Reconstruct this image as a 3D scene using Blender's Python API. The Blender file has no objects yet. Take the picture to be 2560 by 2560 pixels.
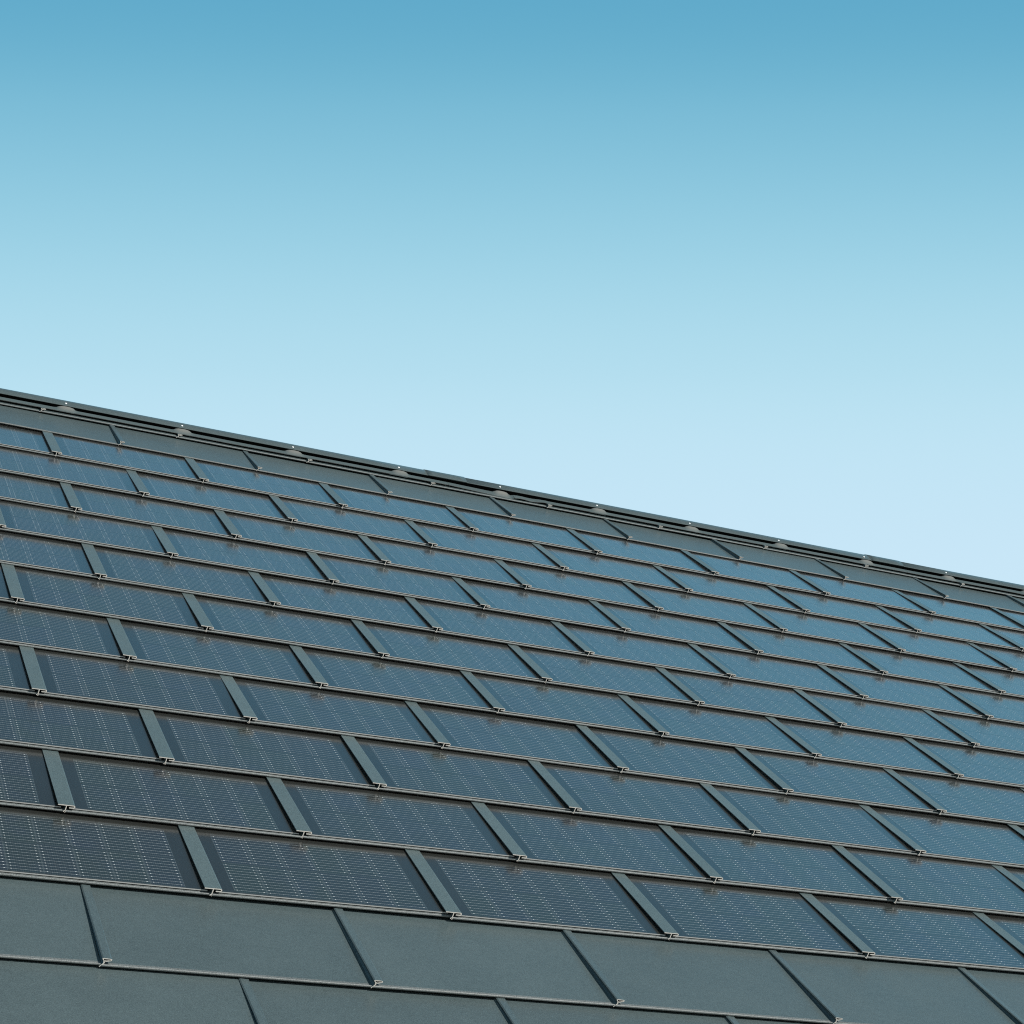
import bpy, bmesh, math, random
from mathutils import Vector, Matrix

random.seed(7)
S = bpy.context.scene
COL = S.collection

# ------------------------------------------------------------------ frame of the roof
PITCH = 40.6204            # degrees
TH = math.radians(PITCH)
CT, ST = math.cos(TH), math.sin(TH)
W = 0.700                  # cover width of one shingle
E = 0.408495               # course height
Z0 = 3.75                  # height of the reference course above the ground
U_MIN, U_MAX = -3.0 * W, 12.0 * W
V13 = 12.885 * E           # lower edge of the short top course
VR = 13 * E + 0.149        # ridge, measured up the slope

def P(u, v, n):
    return Vector((u, v * CT - n * ST, Z0 + v * ST + n * CT))

def D(a):
    u, v, n = a
    return Vector((u, v * CT - n * ST, v * ST + n * CT))

# ------------------------------------------------------------------ camera
cam_d = bpy.data.cameras.new('camera')
cam = bpy.data.objects.new('camera', cam_d)
COL.objects.link(cam)
CAM_UVN = (-1.38523837349, -4.06576939257, 2.36000645884)
RIGHT = D((0.9082335910732247, -0.31763048038662883, 0.2724382902153553))
DOWN = D((0.17001145010642232, -0.3148117809815991, -0.9338038602330123))
FWD = D((0.3823713520634336, 0.8944296621214678, -0.2319218157844234))
m = Matrix.Identity(4)
for i in range(3):
    m[i][0] = RIGHT[i]; m[i][1] = -DOWN[i]; m[i][2] = -FWD[i]
m.translation = P(*CAM_UVN)
cam.matrix_world = m
cam_d.sensor_width = 36.0
cam_d.lens = 4734.494 / 2560 * 36.0
cam_d.clip_start = 0.1
cam_d.clip_end = 5000
S.camera = cam

# ------------------------------------------------------------------ world, sun, exposure
SUN_UVN = Vector((0.48, -0.32, 1.0)).normalized()
sd = D(SUN_UVN).normalized()
sun_el = math.asin(sd.z)
sun_az = math.atan2(sd.x, sd.y)

def lin(r, g, b):
    f = lambda c: (c / 255 / 12.92) if c / 255 <= 0.04045 else ((c / 255 + 0.055) / 1.055) ** 2.4
    return (f(r), f(g), f(b), 1.0)

world = bpy.data.worlds.new('World')
S.world = world
world.use_nodes = True
nt = world.node_tree
nt.nodes.clear()
N = nt.nodes.new
L = nt.links.new
sky = N('ShaderNodeTexSky')
sky.sky_type = 'NISHITA'
sky.sun_disc = False
sky.sun_elevation = sun_el
sky.sun_rotation = sun_az
sky.air_density = 1.0; sky.dust_density = 0.4; sky.ozone_density = 1.5
tc = N('ShaderNodeTexCoord')
# height above the horizon; the clear sky deepens a little sooner to both sides of the view's axis
SKY_AXIS = math.radians(23.5)
def wmath(op, a, b=None):
    x = N('ShaderNodeMath'); x.operation = op
    for i, s_ in enumerate((a, b)):
        if s_ is None: continue
        if isinstance(s_, (int, float)): x.inputs[i].default_value = s_
        else: L(s_, x.inputs[i])
    return x.outputs[0]
def wdot(v):
    x = N('ShaderNodeVectorMath'); x.operation = 'DOT_PRODUCT'
    L(tc.outputs['Generated'], x.inputs[0]); x.inputs[1].default_value = v
    return x.outputs['Value']
along = wdot((math.sin(SKY_AXIS), math.cos(SKY_AXIS), 0))
across = wdot((math.cos(SKY_AXIS), -math.sin(SKY_AXIS), 0))
flat = wmath('SQRT', wmath('ADD', wmath('MULTIPLY', along, along), wmath('MULTIPLY', wmath('MULTIPLY', across, across), 0.14)))
elev = wmath('ARCTAN2', wdot((0, 0, 1)), flat)
rng = N('ShaderNodeMapRange'); L(elev, rng.inputs[0])
rng.inputs[1].default_value = 0.0; rng.inputs[2].default_value = math.radians(90)
ramp = N('ShaderNodeValToRGB'); L(rng.outputs[0], ramp.inputs[0])
stops = [(0, (216, 239, 252)), (18, (209, 237, 252)), (22.6, (204, 234, 251)), (25.8, (196, 232, 248)),
         (28.2, (185, 227, 243)), (31.9, (158, 213, 233)), (36.0, (120, 188, 215)), (39.1, (93, 170, 203)),
         (46, (95, 168, 203)), (50, (82, 150, 185)), (54, (57, 112, 143)), (58.5, (38, 80, 104)), (64, (26, 60, 84)), (90, (18, 52, 82))]
cr = ramp.color_ramp
cr.interpolation = 'B_SPLINE'
while len(cr.elements) < len(stops):
    cr.elements.new(0.5)
for e, (a, c) in zip(cr.elements, stops):
    e.position = a / 90
    e.color = lin(*c)
SKY_STRENGTH = 0.1
sc_ = N('ShaderNodeVectorMath'); sc_.operation = 'SCALE'; sc_.inputs[3].default_value = 1 / SKY_STRENGTH
L(ramp.outputs[0], sc_.inputs[0])
mx = N('ShaderNodeMix'); mx.data_type = 'RGBA'; mx.inputs[0].default_value = 0.95
L(sky.outputs[0], mx.inputs[6]); L(sc_.outputs[0], mx.inputs[7])
bg = N('ShaderNodeBackground'); bg.inputs[1].default_value = SKY_STRENGTH
L(mx.outputs[2], bg.inputs[0])
wo = N('ShaderNodeOutputWorld'); L(bg.outputs[0], wo.inputs[0])

sun_d = bpy.data.lights.new('sun', 'SUN')
sun_d.energy = 4.8
sun_d.angle = math.radians(0.55)
sun_d.color = (1.0, 0.95, 0.88)
sun = bpy.data.objects.new('sun', sun_d)
COL.objects.link(sun)
sun.location = (0, -8, 14)
sun.rotation_euler = sd.to_track_quat('Z', 'Y').to_euler()

S.view_settings.view_transform = 'Standard'
S.view_settings.look = 'None'
S.view_settings.exposure = 0.0
S.view_settings.gamma = 1.0
S.view_settings.use_curve_mapping = False
S.cycles.max_bounces = 6
S.cycles.use_denoising = False      # it smears the hair-fine print of the cells
S.cycles.filter_width = 1.1
S.cycles.caustics_reflective = False
S.cycles.caustics_refractive = False
S.cycles.sample_clamp_indirect = 1.5

# ------------------------------------------------------------------ materials
def new_mat(name):
    mt = bpy.data.materials.new(name)
    mt.use_nodes = True
    n = mt.node_tree
    b = n.nodes['Principled BSDF']
    return mt, n, b

def node(n, t, **kw):
    x = n.nodes.new(t)
    for k, v in kw.items():
        setattr(x, k, v)
    return x

def math_(n, op, a, b=None, clamp=False):
    x = n.nodes.new('ShaderNodeMath'); x.operation = op; x.use_clamp = clamp
    for i, s in enumerate((a, b)):
        if s is None: continue
        if isinstance(s, (int, float)): x.inputs[i].default_value = s
        else: n.links.new(s, x.inputs[i])
    return x.outputs[0]

def mixc(n, f, a, b):
    x = n.nodes.new('ShaderNodeMix'); x.data_type = 'RGBA'
    for i, s in ((0, f), (6, a), (7, b)):
        if isinstance(s, (int, float)): x.inputs[i].default_value = s
        elif isinstance(s, tuple): x.inputs[i].default_value = s
        else: n.links.new(s, x.inputs[i])
    return x.outputs[2]

def noise(n, vec, scale, detail=2.0, rough=0.5):
    x = n.nodes.new('ShaderNodeTexNoise')
    x.inputs['Scale'].default_value = scale
    x.inputs['Detail'].default_value = detail
    x.inputs['Roughness'].default_value = rough
    n.links.new(vec, x.inputs['Vector'])
    return x.outputs[0]

def smooth(n, v, lo, hi, a=0.0, b=1.0):
    x = n.nodes.new('ShaderNodeMapRange')
    x.interpolation_type = 'SMOOTHSTEP'
    n.links.new(v, x.inputs[0])
    x.inputs[1].default_value = lo; x.inputs[2].default_value = hi
    x.inputs[3].default_value = a; x.inputs[4].default_value = b
    return x.outputs[0]

def coated_metal(name, base, rough=0.42, grain=0.45, bump=0.35, spec=0.6):
    mt, n, b = new_mat(name)
    pos = node(n, 'ShaderNodeNewGeometry').outputs['Position']
    fine = noise(n, pos, 330, 2.0, 0.6)
    mid = noise(n, pos, 60, 3.0)
    big = noise(n, pos, 5.5, 4.0, 0.6)
    g = math_(n, 'ADD', math_(n, 'MULTIPLY', math_(n, 'SUBTRACT', fine, 0.5), grain * 2.2),
              math_(n, 'ADD', math_(n, 'MULTIPLY', math_(n, 'SUBTRACT', mid, 0.5), 0.22),
                    math_(n, 'MULTIPLY', math_(n, 'SUBTRACT', big, 0.5), 0.20)))
    own = math_(n, 'MULTIPLY', math_(n, 'SUBTRACT', node(n, 'ShaderNodeObjectInfo').outputs['Random'], 0.5), 0.09)   # sheets differ a little
    v = math_(n, 'ADD', math_(n, 'ADD', g, own), 1.0)
    # light sparkle of the textured coating
    spark = smooth(n, noise(n, pos, 520, 1.0), 0.68, 0.78)
    sc = node(n, 'ShaderNodeVectorMath', operation='SCALE')
    sc.inputs[0].default_value = base
    n.links.new(v, sc.inputs[3])
    col = mixc(n, math_(n, 'MULTIPLY', spark, 0.5), sc.outputs[0], (base[0] * 3.2, base[1] * 3.2, base[2] * 3.1, 1))
    n.links.new(col, b.inputs['Base Color'])
    r = math_(n, 'ADD', rough, math_(n, 'MULTIPLY', math_(n, 'SUBTRACT', big, 0.5), 0.2))
    n.links.new(r, b.inputs['Roughness'])
    b.inputs['Specular IOR Level'].default_value = spec
    bp = node(n, 'ShaderNodeBump')
    bp.inputs['Strength'].default_value = bump
    bp.inputs['Distance'].default_value = 0.0006
    n.links.new(fine, bp.inputs['Height'])
    n.links.new(bp.outputs[0], b.inputs['Normal'])
    return mt

M_METAL = coated_metal('dark_grey_coated_metal', (0.069, 0.092, 0.094), 0.32, 0.6, 0.35, 0.6)
M_RAIL = coated_metal('rail_coated_metal', (0.081, 0.107, 0.107), 0.32, 0.7, 0.35, 0.6)
M_VENT = coated_metal('dull_vent_strip_metal', (0.066, 0.088, 0.090), 0.6, 0.4, 0.3, 0.2)
n = M_VENT.node_tree      # base colour turns paler beige towards the hump tops
b = n.nodes['Principled BSDF']
at_ = node(n, 'ShaderNodeAttribute', attribute_name='tone_mask')
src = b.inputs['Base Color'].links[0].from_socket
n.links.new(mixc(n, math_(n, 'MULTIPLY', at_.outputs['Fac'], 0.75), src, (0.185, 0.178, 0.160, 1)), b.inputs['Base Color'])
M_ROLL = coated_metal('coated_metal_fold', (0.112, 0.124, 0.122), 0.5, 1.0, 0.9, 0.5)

def bare(name, base, rough, metal):
    mt, n, b = new_mat(name)
    pos = node(n, 'ShaderNodeNewGeometry').outputs['Position']
    f = noise(n, pos, 140, 3.0, 0.6)
    col = mixc(n, f, tuple(c * 0.75 for c in base) + (1,), tuple(min(1, c * 1.2) for c in base) + (1,))
    n.links.new(col, b.inputs['Base Color'])
    b.inputs['Roughness'].default_value = rough
    b.inputs['Metallic'].default_value = metal
    return mt

M_CUT = bare('bare_cut_aluminium', (0.78, 0.73, 0.665), 0.5, 0.0)
M_RIM = bare('panel_rim_aluminium', (0.50, 0.50, 0.485), 0.42, 0.0)
M_RIVET = bare('bright_rivet', (0.9, 0.9, 0.88), 0.3, 0.0)

def glass_front(n, b):
    b.inputs['Roughness'].default_value = 0.17
    b.inputs['IOR'].default_value = 1.42           # the cell and backsheet behind the pane
    b.inputs['Coat Weight'].default_value = 1.0     # the pane itself
    b.inputs['Coat IOR'].default_value = 1.50
    b.inputs['Coat Roughness'].default_value = 0.23
    b.inputs['Sheen Weight'].default_value = 0.45   # thin film of dust, seen at a glancing angle
    b.inputs['Sheen Roughness'].default_value = 0.22
    pos = node(n, 'ShaderNodeNewGeometry').outputs['Position']
    f = noise(n, pos, 170, 2.0)
    tone_mask = noise(n, pos, 3.2, 5.0, 0.65)
    r = math_(n, 'ADD', 0.12, math_(n, 'MULTIPLY', tone_mask, 0.12))
    n.links.new(r, b.inputs['Roughness'])
    bp = node(n, 'ShaderNodeBump')
    bp.inputs['Strength'].default_value = 0.12
    bp.inputs['Distance'].default_value = 0.0004
    n.links.new(f, bp.inputs['Height'])
    n.links.new(bp.outputs[0], b.inputs['Normal'])
    n.links.new(bp.outputs[0], b.inputs['Coat Normal'])
    return pos, tone_mask

# dark margin of a panel, under structured glass
M_PANEL, n, b = new_mat('panel_glass_margin')
pos, tone_mask = glass_front(n, b)
speck = smooth(n, noise(n, pos, 260, 2.0), 0.72, 0.82)
c = mixc(n, tone_mask, (0.022, 0.023, 0.021, 1), (0.029, 0.030, 0.027, 1))
c = mixc(n, math_(n, 'MULTIPLY', speck, 0.35), c, (0.16, 0.17, 0.17, 1))
n.links.new(c, b.inputs['Base Color'])

# solar cell with ribbons and solder points, UV in metres from the cell corner
CW, CH = 0.0933, 0.1832
M_CELL, n, b = new_mat('solar_cell_under_glass')
pos, tone_mask = glass_front(n, b)
uv = node(n, 'ShaderNodeUVMap')
sx = node(n, 'ShaderNodeSeparateXYZ'); n.links.new(uv.outputs[0], sx.inputs[0])
X, Y = sx.outputs['X'], sx.outputs['Y']
PITCHL = 0.01735
Y0 = (CH - 9 * PITCHL) / 2
t = math_(n, 'DIVIDE', math_(n, 'SUBTRACT', Y, Y0 - PITCHL / 2), PITCHL)
fr = math_(n, 'FRACT', t)
dy = math_(n, 'MULTIPLY', math_(n, 'ABSOLUTE', math_(n, 'SUBTRACT', fr, 0.5)), PITCHL)   # distance to the ribbon
inside = math_(n, 'MULTIPLY', math_(n, 'GREATER_THAN', t, 0.0), math_(n, 'LESS_THAN', t, 10.0))
ribbon = math_(n, 'MULTIPLY', smooth(n, dy, 0.0004, 0.0011, 1.0, 0.0), inside)
# solder points: eight per ribbon, the outer ones large and bright
NP = 7
px = math_(n, 'MULTIPLY', math_(n, 'SUBTRACT', X, 0.0085), (NP - 1) / (CW - 0.017))
pk = math_(n, 'ROUND', px)
pdx = math_(n, 'MULTIPLY', math_(n, 'ABSOLUTE', math_(n, 'SUBTRACT', px, pk)), (CW - 0.017) / (NP - 1))
dd = math_(n, 'SQRT', math_(n, 'ADD', math_(n, 'POWER', math_(n, 'MULTIPLY', pdx, 0.75), 2.0), math_(n, 'POWER', dy, 2.0)))
okp = math_(n, 'MULTIPLY', math_(n, 'GREATER_THAN', pk, -0.5), math_(n, 'LESS_THAN', pk, NP - 0.5))
edge = math_(n, 'GREATER_THAN', math_(n, 'ABSOLUTE', math_(n, 'SUBTRACT', pk, (NP - 1) / 2)), (NP - 1) / 2 - 0.5)
big = math_(n, 'MULTIPLY', smooth(n, dd, 0.0008, 0.0020, 1.0, 0.0), math_(n, 'MULTIPLY', edge, inside))
small = math_(n, 'MULTIPLY', smooth(n, dd, 0.0006, 0.0016, 1.0, 0.0), math_(n, 'MULTIPLY', okp, inside))
# fine fingers across the ribbons
fg = math_(n, 'ABSOLUTE', math_(n, 'SUBTRACT', math_(n, 'FRACT', math_(n, 'DIVIDE', X, 0.0061)), 0.5))
finger = smooth(n, fg, 0.06, 0.20, 1.0, 0.0)
oi = node(n, 'ShaderNodeObjectInfo').outputs['Random']
ri = node(n, 'ShaderNodeNewGeometry').outputs['Random Per Island']
rnd = math_(n, 'FRACT', math_(n, 'ADD', oi, ri))
c = mixc(n, rnd, (0.022, 0.025, 0.028, 1), (0.023, 0.029, 0.024, 1))
c = mixc(n, math_(n, 'MULTIPLY', smooth(n, noise(n, pos, 9.0, 3.0), 0.45, 0.8), 0.6), c, (0.024, 0.028, 0.040, 1))
c = mixc(n, math_(n, 'MULTIPLY', finger, 0.12), c, (0.13, 0.16, 0.17, 1))
rim_d = math_(n, 'MINIMUM', math_(n, 'MINIMUM', X, math_(n, 'SUBTRACT', CW, X)), math_(n, 'MINIMUM', Y, math_(n, 'SUBTRACT', CH, Y)))
c = mixc(n, smooth(n, rim_d, 0.0009, 0.0017, 0.45, 0.0), c, (0.12, 0.145, 0.15, 1))      # bright outline of the wafer
c = mixc(n, math_(n, 'MULTIPLY', ribbon, 0.7), c, (0.26, 0.28, 0.28, 1))
c = mixc(n, math_(n, 'MULTIPLY', small, 0.25), c, (0.60, 0.64, 0.64, 1))
c = mixc(n, math_(n, 'MULTIPLY', big, 0.68), c, (0.85, 0.88, 0.86, 1))
n.links.new(c, b.inputs['Base Color'])

def plain(name, base, rough=0.8, scale=8.0, var=0.3):
    mt, n, b = new_mat(name)
    pos = node(n, 'ShaderNodeNewGeometry').outputs['Position']
    f = noise(n, pos, scale, 6.0, 0.6)
    col = mixc(n, f, tuple(c * (1 - var) for c in base) + (1,), tuple(c * (1 + var) for c in base) + (1,))
    n.links.new(col, b.inputs['Base Color'])
    b.inputs['Roughness'].default_value = rough
    return mt

M_UNDER = plain('black_underlay', (0.012, 0.012, 0.012), 0.95)
M_WALL = plain('pale_render', (0.55, 0.53, 0.49), 0.9, 30, 0.08)
M_GRAVEL = plain('pale_gravel_ground', (0.38, 0.365, 0.335), 0.95, 3.0, 0.25)

# ------------------------------------------------------------------ mesh helpers
def link(name, me, parent=None, loc=(0, 0, 0), rot=(0, 0, 0)):
    o = bpy.data.objects.new(name, me)
    COL.objects.link(o)
    o.parent = parent
    o.location = loc
    o.rotation_euler = rot
    return o

def finish(name, bm, mats, smooth_angle=None):
    bmesh.ops.recalc_face_normals(bm, faces=bm.faces)
    me = bpy.data.meshes.new(name)
    bm.to_mesh(me); bm.free()
    for mt in mats: me.materials.append(mt)
    return me

def thicken(pts, th):
    """closed outline of a bent sheet: the polyline offset by half its thickness to both sides"""
    lft, rgt = [], []
    k = len(pts)
    for i, (x, y) in enumerate(pts):
        d = Vector((0, 0))
        if i > 0: d += (Vector(pts[i]) - Vector(pts[i - 1])).normalized()
        if i < k - 1: d += (Vector(pts[i + 1]) - Vector(pts[i])).normalized()
        d.normalize()
        nrm = Vector((-d.y, d.x))
        cosb = 1.0
        if 0 < i < k - 1:
            e1 = (Vector(pts[i]) - Vector(pts[i - 1])).normalized()
            cosb = max(0.45, abs(d.dot(e1)))
        o = nrm * (th / 2 / cosb)
        lft.append((x + o.x, y + o.y)); rgt.append((x - o.x, y - o.y))
    return lft, rgt

def loft_sheet(bm, a, b, va, vb, th, side=0, end=1):
    """sheet profile a (u, n points) at v=va lofted to profile b at v=vb; front end faces show bare metal"""
    la, ra = thicken(a, th); lb, rb = thicken(b, th * 0.8)
    f = lambda pts, v: [bm.verts.new((u, v, nn)) for u, nn in pts]
    LA, RA, LB, RB = f(la, va), f(ra, va), f(lb, vb), f(rb, vb)
    k = len(a)
    for i in range(k - 1):
        bm.faces.new((LA[i], LA[i + 1], LB[i + 1], LB[i])).material_index = side
        bm.faces.new((RA[i], RA[i + 1], RB[i + 1], RB[i])).material_index = side
        bm.faces.new((LA[i], LA[i + 1], RA[i + 1], RA[i])).material_index = end
        bm.faces.new((LB[i], LB[i + 1], RB[i + 1], RB[i])).material_index = end
    for i in (0, k - 1):
        bm.faces.new((LA[i], RA[i], RB[i], LB[i])).material_index = side

MM = 0.001
def box(bm, x0, x1, y0, y1, z0, z1, mi=0):
    vs = [bm.verts.new((x, y, z)) for z in (z0, z1) for y in (y0, y1) for x in (x0, x1)]
    fs = []
    for q in ((0, 1, 3, 2), (4, 5, 7, 6), (0, 1, 5, 4), (2, 3, 7, 6), (0, 2, 6, 4), (1, 3, 7, 5)):
        fc = bm.faces.new([vs[i] for i in q]); fc.material_index = mi; fs.append(fc)
    return fs

N_LOW, N_UP = 0.0074, -0.0122       # height of the sheet above the course line at its lower and upper visible end
N_UPM = -0.0090                     # the same for plain shingles
def surf(v, up=None):
    return N_LOW + ((N_UP if up is None else up) - N_LOW) * v / E

def sheet_mesh(w, length, name, skew=0.0035, up=None):
    """metal plate of a shingle with the rolled fold along its lower edge"""
    bm = bmesh.new()
    R = N_LOW / 2
    prof = [(0.022, 0.0006, 1), (R, 0.0, 1)]
    for k in range(1, 8):
        a = math.radians(270 - k * 180 / 8)
        prof.append((R + R * math.cos(a), R + R * math.sin(a), 1))
    prof += [(R, N_LOW, 1), (0.011, surf(0.011, up), 0), (length, surf(length, up), 0)]
    us = [0.0010, w * 0.25, w * 0.5, w * 0.75, w - 0.0010]
    rows = []
    for u in us:
        s = skew * (u / W - 0.5)
        rows.append([bm.verts.new((u, v + s, nn + (0.0004 if nn > 0.001 else 0) * math.sin(u * 9))) for v, nn, _ in prof])
    for a, c in zip(rows, rows[1:]):
        for i in range(len(prof) - 1):
            f = bm.faces.new((a[i], c[i], c[i + 1], a[i + 1]))
            f.material_index = prof[i][2]
            f.smooth = i < len(prof) - 2
    me = finish(name, bm, [M_METAL, M_ROLL])
    return me

PAN0, PAN1 = 0.0078, E + 0.030       # panel start and end up the slope
PT_OFF = 0.0062                       # panel face above the sheet
def panel_top(v):
    return surf(v) + PT_OFF
def panel_mesh():
    bm = bmesh.new()
    x0, x1 = 0.011, W - 0.012
    vs = {}
    for iv, v in enumerate((PAN0, PAN1)):
        for iu, u in enumerate((x0, x1)):
            s = 0.0035 * (u / W - 0.5)
            for iz, z in enumerate((surf(v) + 0.0029, panel_top(v))):
                vs[iu, iv, iz] = bm.verts.new((u, v + s, z))
    g = lambda *k: bm.faces.new([vs[i] for i in k])
    g((0, 0, 1), (1, 0, 1), (1, 1, 1), (0, 1, 1)).material_index = 0
    g((0, 0, 0), (1, 0, 0), (1, 1, 0), (0, 1, 0)).material_index = 1
    g((0, 0, 0), (1, 0, 0), (1, 0, 1), (0, 0, 1)).material_index = 1
    g((0, 1, 0), (1, 1, 0), (1, 1, 1), (0, 1, 1)).material_index = 1
    g((0, 0, 0), (0, 1, 0), (0, 1, 1), (0, 0, 1)).material_index = 0
    g((1, 0, 0), (1, 1, 0), (1, 1, 1), (1, 0, 1)).material_index = 0
    return finish('glass_panel', bm, [M_PANEL, M_RIM])

CELL_U = [0.0646 + 0.0940 * i for i in range(6)]
CELL_V = [0.0114, 0.1954]
def cell_shape(row):
    ch = 0.006
    x0, x1, y0, y1 = 0, CW, 0, CH
    if row == 1:   # upper cells: the clipped corners on the right
        return [(x0, y0), (x1 - ch, y0), (x1, y0 + ch), (x1, y1 - ch), (x1 - ch, y1), (x0, y1)]
    return [(x0 + ch, y0), (x1, y0), (x1, y1), (x0 + ch, y1), (x0, y1 - ch), (x0, y0 + ch)]
SLOPE = (N_UP - N_LOW) / E
def add_cell(bm, uvl, row, off=(0, 0, 0), place=None):
    """thin wafer, 0.2 mm proud of the panel face"""
    sh = cell_shape(row)
    def mk(x, y, h):
        p = Vector((x + off[0], y + off[1], h + SLOPE * y + off[2]))
        return bm.verts.new(place(p) if place else p)
    top = [mk(x, y, 0.00018) for x, y in sh]
    bot = [mk(x, y, 0.00004) for x, y in sh]
    f = bm.faces.new(top)
    fs = [f]
    k = len(sh)
    for i in range(k):
        fs.append(bm.faces.new((bot[i], bot[(i + 1) % k], top[(i + 1) % k], top[i])))
    d = {v: p for v, p in zip(top, sh)}; d.update({v: p for v, p in zip(bot, sh)})
    for fc in fs:
        for lp in fc.loops:
            lp[uvl].uv = d[lp.vert]

def cell_mesh(row):
    bm = bmesh.new()
    uvl = bm.loops.layers.uv.new('UVMap')
    add_cell(bm, uvl, row)
    return finish('solar_cell', bm, [M_CELL])

def rail_mesh():
    """tapering T-shaped cover over the joint between two solar shingles"""
    bm = bmesh.new()
    def cap(H, d):
        return [(-0.0235, H), (0.0, H), (0.0205, H), (0.0232, H - d * 0.18), (0.0240, H - d * 0.5), (0.0228, H - d * 0.85),
                (0.0205, H - d), (0.0085, H - d * 1.08)]
    VE = E + 0.012
    H0, H1 = 0.0232, panel_top(VE) + 0.0042
    loft_sheet(bm, cap(H0, 0.0066), cap(H1, 0.0030), -0.001, VE, 0.0028)
    web = lambda H, z: [(0.0006, H - 0.0011), (0.0, (H + z) / 2), (-0.0008, z + 0.0044), (-0.0044, z + 0.0026), (-0.0042, z + 0.0002)]
    loft_sheet(bm, web(H0, 0.0022), web(H1, surf(VE) - 0.001), -0.0014, VE, 0.0027)
    # second sheet of the fold
    web2 = lambda H, z: [(-0.0008, z + 0.0040), (0.0016, z + 0.0012), (-0.0012, z - 0.0014)]
    loft_sheet(bm, web2(H0, 0.0022), web2(H1, surf(VE)), -0.0014, 0.05, 0.0014)
    return finish('joint_rail', bm, [M_RAIL, M_CUT])

def hook_mesh(length, name='seam_hook', squash=1.0):
    """standing seam at the side of a plain shingle, ending in an open hook"""
    bm = bmesh.new()
    def outer(z, H, d):
        return [(-0.0040, z - 0.0026), (-0.0008, z + 0.0012), (0.0046, z + H * 0.35), (0.0042, z + H * 0.72), (0.0004, z + H - 0.0012), (0.0022, z + H), (0.0195, z + H - 0.0008),
                (0.0222, z + H - d * 0.22), (0.0218, z + H - d * 0.55), (0.0080, z + H - d)]
    def inner(z, H, d):
        return [(0.0014, z), (0.0064, z + H * 0.45), (0.0068, z + H - d * 0.50), (0.0165, z + H - d * 0.44)]
    H0, H1 = 0.0205 * squash, 0.0075
    z0, z1 = 0.0032, surf(length, N_UPM) - 0.0006
    loft_sheet(bm, outer(z0, H0, 0.0085), outer(z1, H1, 0.0030), -0.001, length, 0.0020)
    loft_sheet(bm, inner(z0, H0, 0.0085), inner(z1, H1, 0.0020), -0.0012, 0.06, 0.0014)
    return finish(name, bm, [M_METAL, M_CUT])

# ------------------------------------------------------------------ the setting
bm = bmesh.new()
g = 2500
vs = [bm.verts.new((x, y, 0)) for x, y in ((-g, -g), (g, -g), (g, g), (-g, g))]
bm.faces.new(vs)
ground = link('ground', finish('ground', bm, [M_GRAVEL]))
ground['kind'] = 'structure'

# ------------------------------------------------------------------ the house
house = bpy.data.objects.new('house', None)
COL.objects.link(house)
RIDGE = P(0, VR, 0)
BASE = Vector(((U_MIN + U_MAX) / 2, RIDGE.y, 0))
house.location = BASE
house['label'] = 'house with dark grey metal roof laid in solar shingles up to a straight ridge'
house['category'] = 'house'

def rel(p):
    return p - BASE

V_EAVE = -2 * E
E_P = P(0, V_EAVE, -0.03)
HALF = RIDGE.y - E_P.y
WALL_IN = 0.45
zb = E_P.z
# walls
bm = bmesh.new()
zt = P(0, V_EAVE + WALL_IN / CT, -0.06).z
apex = P(0, VR, -0.08).z
for x0, x1 in ((U_MIN + 0.15, U_MIN + 0.45), (U_MAX - 0.45, U_MAX - 0.15)):
    pr = [(-HALF + WALL_IN, 0), (HALF - WALL_IN, 0), (HALF - WALL_IN, zt), (0, apex), (-HALF + WALL_IN, zt)]
    A = [bm.verts.new((x0 - BASE.x, y, z)) for y, z in pr]; B = [bm.verts.new((x1 - BASE.x, y, z)) for y, z in pr]
    bm.faces.new(A); bm.faces.new(B)
    for i in range(5): bm.faces.new((A[i], A[(i + 1) % 5], B[(i + 1) % 5], B[i]))
for sgn in (-1, 1):
    y0, y1 = sorted((sgn * (HALF - WALL_IN), sgn * (HALF - WALL_IN - 0.3)))
    box(bm, U_MIN + 0.45 - BASE.x, U_MAX - 0.45 - BASE.x, y0, y1, 0, zt - 0.25)
link('wall', finish('wall', bm, [M_WALL]), house)
# boarded deck under the shingles (both slopes)
bm = bmesh.new()
box(bm, U_MIN, U_MAX, V_EAVE - 0.01, VR - 0.03, -0.060, -0.030)
link('roof_deck', finish('roof_deck', bm, [M_UNDER]), house, rel(P(0, 0, 0)), (TH, 0, 0))
bm = bmesh.new()
Ls = VR - V_EAVE
box(bm, U_MIN, U_MAX, 0.0, Ls - 0.02, -0.03, -0.008)
back = link('back_slope', finish('back_slope', bm, [M_METAL]), house, rel(Vector((U_MIN + U_MAX, 2 * RIDGE.y - P(0, V_EAVE, 0).y, P(0, V_EAVE, 0).z))), (TH, 0, math.pi))
# verge boards
for u0, u1 in ((U_MIN - 0.035, U_MIN - 0.002), (U_MAX + 0.002, U_MAX + 0.035)):
    bm = bmesh.new()
    box(bm, u0, u1, V_EAVE - 0.02, VR - 0.02, -0.16, 0.03)
    link('verge_board', finish('verge_board', bm, [M_METAL]), house, rel(P(0, 0, 0)), (TH, 0, 0))
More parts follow.
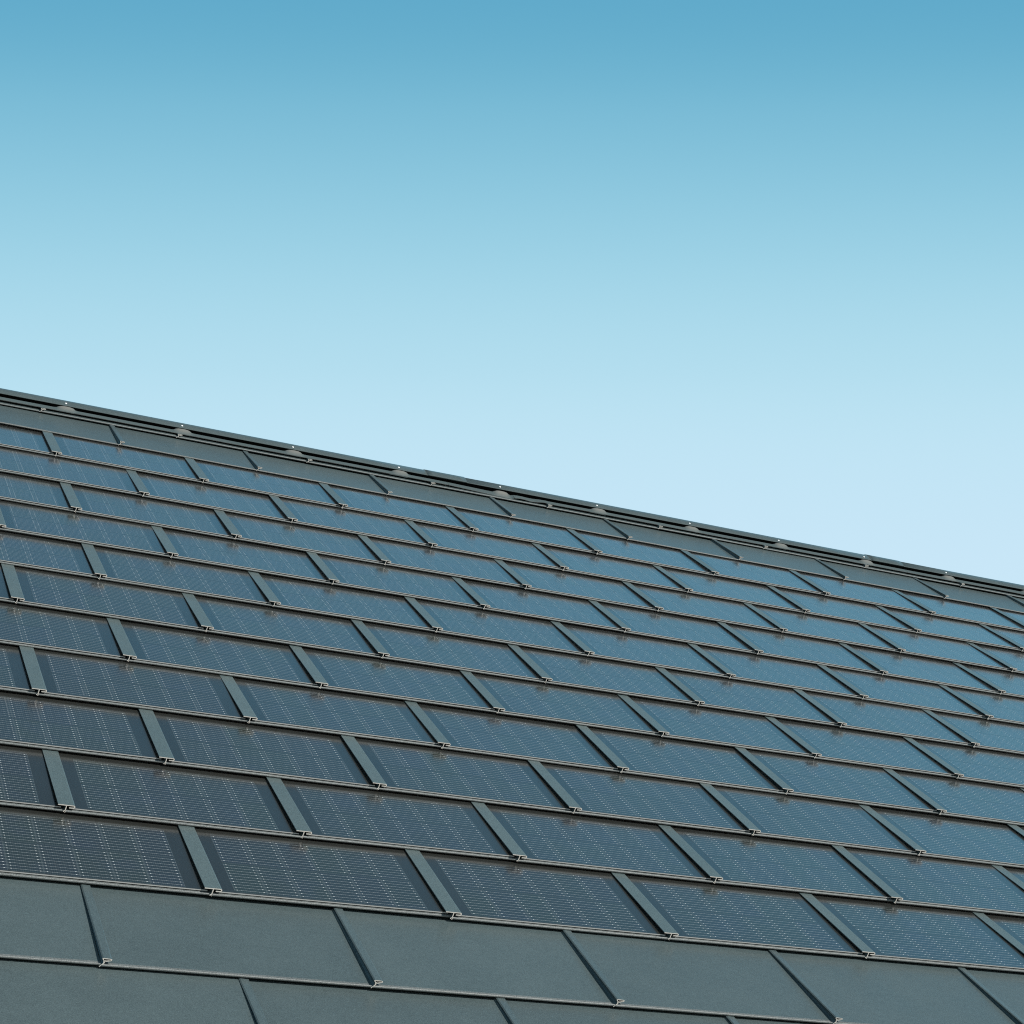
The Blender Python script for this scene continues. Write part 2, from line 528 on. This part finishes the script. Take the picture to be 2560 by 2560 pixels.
# gutter
bm = bmesh.new()
outer_, inner_ = [], []
for k in range(9):
    a = math.pi + math.pi * k / 8
    outer_.append((math.cos(a) * 0.065, math.sin(a) * 0.065)); inner_.append((math.cos(a) * 0.062, math.sin(a) * 0.062))
ring = outer_ + inner_[::-1]
A = [bm.verts.new((U_MIN, y, z)) for y, z in ring]; B = [bm.verts.new((U_MAX, y, z)) for y, z in ring]
for i in range(len(ring)):
    j = (i + 1) % len(ring)
    bm.faces.new((A[i], A[j], B[j], B[i]))
gp = P(0, V_EAVE, -0.03)
link('gutter', finish('gutter', bm, [M_METAL]), house, rel(Vector((0, gp.y - 0.05, gp.z - 0.02))))

# ------------------------------------------------------------------ shingles
me_solar_plate = sheet_mesh(W, E + 0.045, 'solar_plate')
me_plate = sheet_mesh(W, E + 0.045, 'shingle_plate', up=N_UPM)
me_half = sheet_mesh(W / 2, E + 0.045, 'half_shingle_plate', up=N_UPM)
L13 = VR - V13 - 0.012
me_top = sheet_mesh(W, L13, 'top_shingle_plate', up=N_UPM)
me_top_half = sheet_mesh(W / 2, L13, 'top_half_shingle_plate', up=N_UPM)
me_panel = panel_mesh()
me_cell = [cell_mesh(0), cell_mesh(1)]
me_rail = rail_mesh()
me_hook = hook_mesh(E + 0.012)
me_hook_top = hook_mesh(L13 - 0.02, 'top_seam_hook', 0.9)

C0 = P(*CAM_UVN)
def in_view(p):
    d = p - C0
    z = d.dot(FWD)
    if z <= 0: return None
    x, y = d.dot(RIGHT) / z * 4734.494, d.dot(DOWN) / z * 4734.494
    return (abs(x) < 1300 and abs(y) < 1300), z

cell_jobs = []
for r in range(-2, 14):
    v0 = V13 if r == 13 else r * E
    solar = 1 <= r <= 11
    off = 0.0 if r % 2 else 0.5
    k0, k1 = -3, 12
    starts = []
    if off:
        starts.append((U_MIN, 0.5))
        starts += [((k + 0.5) * W, 1.0) for k in range(k0, k1 - 1)]
        starts.append((U_MAX - W / 2, 0.5))
    else:
        starts += [(k * W, 1.0) for k in range(k0, k1)]
    for u0, wd in starts:
        jit = lambda a: random.uniform(-a, a)
        loc = rel(P(u0 + jit(0.0008), v0 + jit(0.0012), jit(0.0004)))
        rot = (TH + math.radians(jit(0.30)), math.radians(jit(0.16)), math.radians(jit(0.03)))
        is_solar = solar and wd == 1.0
        if r == 13: me = me_top if wd == 1.0 else me_top_half
        elif is_solar: me = me_solar_plate
        else: me = me_plate if wd == 1.0 else me_half
        sh = link('solar_shingle' if is_solar else 'metal_shingle', me, house, loc, rot)
        if is_solar:
            link('glass_panel', me_panel, sh)
            link('joint_rail', me_rail, sh, (jit(0.0008), jit(0.001), 0))
            for cr_ in (0, 1):
                for cu in CELL_U:
                    y = CELL_V[cr_]
                    lo = (cu, y, panel_top(y))
                    pv = in_view(P(u0 + cu + CW / 2, v0 + y + CH / 2, 0.01))
                    cell_jobs.append(((pv[1] if pv and pv[0] else 1e3 + (pv[1] if pv else 100)), sh, cr_, lo, rot, loc))
        elif solar:
            if u0 > U_MIN: link('joint_rail', me_rail, sh)
        elif u0 > U_MIN:
            link('seam_hook', me_hook_top if r == 13 else me_hook, sh, (jit(0.001), jit(0.001), 0))

# the 300 cells that show largest are parts of their shingles, the rest one joined part
cell_jobs.sort(key=lambda j: j[0])
from mathutils import Euler
for _, sh, row, lo, rot, loc in cell_jobs[:300]:
    link('solar_cell', me_cell[row], sh, lo)
bm = bmesh.new()
uvl = bm.loops.layers.uv.new('UVMap')
for _, sh, row, lo, rot, loc in cell_jobs[300:]:
    M = Matrix.Translation(loc) @ Euler(rot).to_matrix().to_4x4()
    add_cell(bm, uvl, row, lo, lambda p, M=M: M @ p)
rest = link('solar_cell', finish('far_solar_cells', bm, [M_CELL]), house)
rest['kind'] = 'stuff'

# ------------------------------------------------------------------ the ridge
# front lip of the cap in the roof frame, then a circular arc over the ridge
LIP = P(0, 13 * E + 0.034, 0.0356)
A_LIP = math.radians(65)
R_CAP = (RIDGE.y - LIP.y) / math.sin(A_LIP)
CZ = LIP.z - R_CAP * math.cos(A_LIP)          # height of the arc's centre
def arc_pt(a, r):
    return (-math.sin(a) * r, math.cos(a) * r)   # y, z from the centre on the ridge plane

def cap_piece(u0, u1, name, dr=0.0, mats=(M_METAL, M_CUT), lip=0.006, dz=0.0):
    bm = bmesh.new()
    th = 0.0016
    k = 28
    outl = [arc_pt(A_LIP - 2 * A_LIP * i / k, R_CAP + dr) for i in range(k + 1)]
    inn = [arc_pt(A_LIP - 2 * A_LIP * i / k, R_CAP + dr - th) for i in range(k + 1)]
    # small folded lip under both edges
    ns = 6
    def at(u):
        wv = 0.0006 * math.sin(u * 2.3) + 0.0005 * math.sin(u * 5.1 + 1)
        return ([bm.verts.new((u - u0, y, z + wv)) for y, z in outl], [bm.verts.new((u - u0, y, z + wv)) for y, z in inn])
    st = [at(u0 + (u1 - u0) * i / ns) for i in range(ns + 1)]
    for (oa, ia), (ob, ib) in zip(st, st[1:]):
        for i in range(k):
            f = bm.faces.new((oa[i], oa[i + 1], ob[i + 1], ob[i])); f.smooth = True
            bm.faces.new((ia[i], ia[i + 1], ib[i + 1], ib[i]))
        for i in (0, k):       # own corners, so that the smooth shading of the arc ends at the lip
            f = bm.faces.new([bm.verts.new(q.co) for q in (oa[i], ob[i], ib[i], ia[i])]); f.material_index = 2
    for (oa, ia) in (st[0], st[-1]):
        for i in range(k):
            f = bm.faces.new((oa[i], oa[i + 1], ia[i + 1], ia[i])); f.material_index = 1
    # hem: a thin bead along the front and back lip
    for sgn in (1, -1):
        y, z = arc_pt(sgn * A_LIP, R_CAP + dr + 0.0004)
        ra, rb = [], []
        for i in range(8):
            a = 2 * math.pi * i / 8
            ra.append(bm.verts.new((0.002, y + 0.0026 * math.cos(a), z + 0.0026 * math.sin(a))))
            rb.append(bm.verts.new((u1 - u0 - 0.002, y + 0.0026 * math.cos(a), z + 0.0026 * math.sin(a))))
        for i in range(8):
            f = bm.faces.new((ra[i], ra[(i + 1) % 8], rb[(i + 1) % 8], rb[i])); f.material_index = 2; f.smooth = True
    me = finish(name, bm, [mats[0], mats[1], M_VENT])
    return link(name, me, house, rel(Vector((u0, RIDGE.y, CZ))))

SEAM1, SEAM2 = 3.165, 7.29
cap_edges = [U_MIN / W, SEAM1 - 4.127, SEAM1, SEAM2, SEAM2 + 4.127, U_MAX / W]
caps = []
for a, c in zip(cap_edges, cap_edges[1:]):
    caps.append((a, c, cap_piece(a * W + 0.001, c * W - 0.001, 'ridge_cap')))
for s in (SEAM1 - 4.127, SEAM1, SEAM2, SEAM2 + 4.127):
    if U_MIN / W + 0.3 < s < U_MAX / W - 0.2:
        cap_piece((s - 0.165) * W, (s + 0.165) * W, 'ridge_sleeve', 0.0028)

def rivet_mesh():
    bm = bmesh.new()
    bmesh.ops.create_uvsphere(bm, u_segments=10, v_segments=6, radius=0.0058, matrix=Matrix.Diagonal((1, 1, 0.5, 1)))
    for f in bm.faces: f.smooth = True
    return finish('rivet', bm, [M_RIVET])
me_rivet = rivet_mesh()
RIV = [0.187 + 0.8585 * k for k in range(-4, 14)]
A_RIV = math.radians(55)
for u in RIV:
    if not (U_MIN / W < u < U_MAX / W): continue
    for a, c, o in caps:
        if a <= u < c:
            y, z = arc_pt(A_RIV, R_CAP + 0.0006)
            link('rivet', me_rivet, o, (u * W - a * W - 0.001, y, z), (A_RIV, 0, 0))

# vent strip under the cap: a narrow flange with raised humps that carry the cap
FL_V, FL_N = 13 * E - 0.021, 0.020
def lip_drop(x):
    """the middle strip is pressed down towards its torn right end"""
    if 3.16 <= x <= 3.72: return -0.013 * (x - 3.16) / 0.56
    if 3.72 < x <= 4.02:
        t_ = (x - 3.72) / 0.30
        return -0.004 * (1 - t_) + 0.0030 * math.sin(t_ * 9)
    return 0.0
def vent_strip(a, c, tilt=0.0):
    bm = bmesh.new()
    step = 0.012
    dl = bm.verts.layers.float.new('tone_mask')
    k = max(2, int((c - a) * W / step))
    prof = [(0.0, -0.0030), (0.0, 0.0), (0.004, 0.0012), (0.012, 0.0016), (0.020, 0.0020), (0.027, 0.0026), (0.034, 0.0032), (0.037, 0.0034),
            (0.039, -0.006), (0.040, -0.016)]
    rows = []
    for i in range(k + 1):
        x = a + (c - a) * i / k
        dn = lip_drop(x)
        row = []
        for v, nn in prof:
            h = 0.0
            if 0.004 <= v <= 0.042:
                du = min(abs(x - ru) for ru in RIV) * W
                s = max(0.0, 1 - (du / 0.054) ** 2)
                wv = max(0.0, 1 - ((v - 0.034) / 0.034) ** 2) if v < 0.034 else 1.0
                s = s if s < 0.6 else 0.6 + (s - 0.6) * 0.5
                h = 0.0150 * (s * s * (3 - 2 * s)) * wv
            f = max(0.0, 1 - v / 0.07)
            vert = bm.verts.new((x * W - a * W, v, nn + dn * f + h + 0.0008 * math.sin(x * 3.1)))
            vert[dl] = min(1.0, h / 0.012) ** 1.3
            row.append(vert)
        rows.append(row)
    for j, (ra, rb) in enumerate(zip(rows, rows[1:])):
        x = a + (c - a) * (j + 0.5) / k
        du = min(abs(x - ru) for ru in RIV) * W
        for i in range(len(prof) - 1):
            f = bm.faces.new((ra[i], rb[i], rb[i + 1], ra[i + 1]))
            f.smooth = i >= 2
            f.material_index = 1 if i == 0 else 0
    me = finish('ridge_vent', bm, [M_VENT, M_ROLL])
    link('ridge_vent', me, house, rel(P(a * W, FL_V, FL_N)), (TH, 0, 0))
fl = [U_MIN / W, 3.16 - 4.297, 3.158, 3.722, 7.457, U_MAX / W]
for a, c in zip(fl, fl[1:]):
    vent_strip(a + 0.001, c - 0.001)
# ridge batten that closes the gap under the cap
bm = bmesh.new()
box(bm, 0, U_MAX - U_MIN, -0.05, 0.05, -0.08, 0.008)
link('ridge_batten', finish('ridge_batten', bm, [M_UNDER]), house, rel(Vector((U_MIN, RIDGE.y, RIDGE.z))))
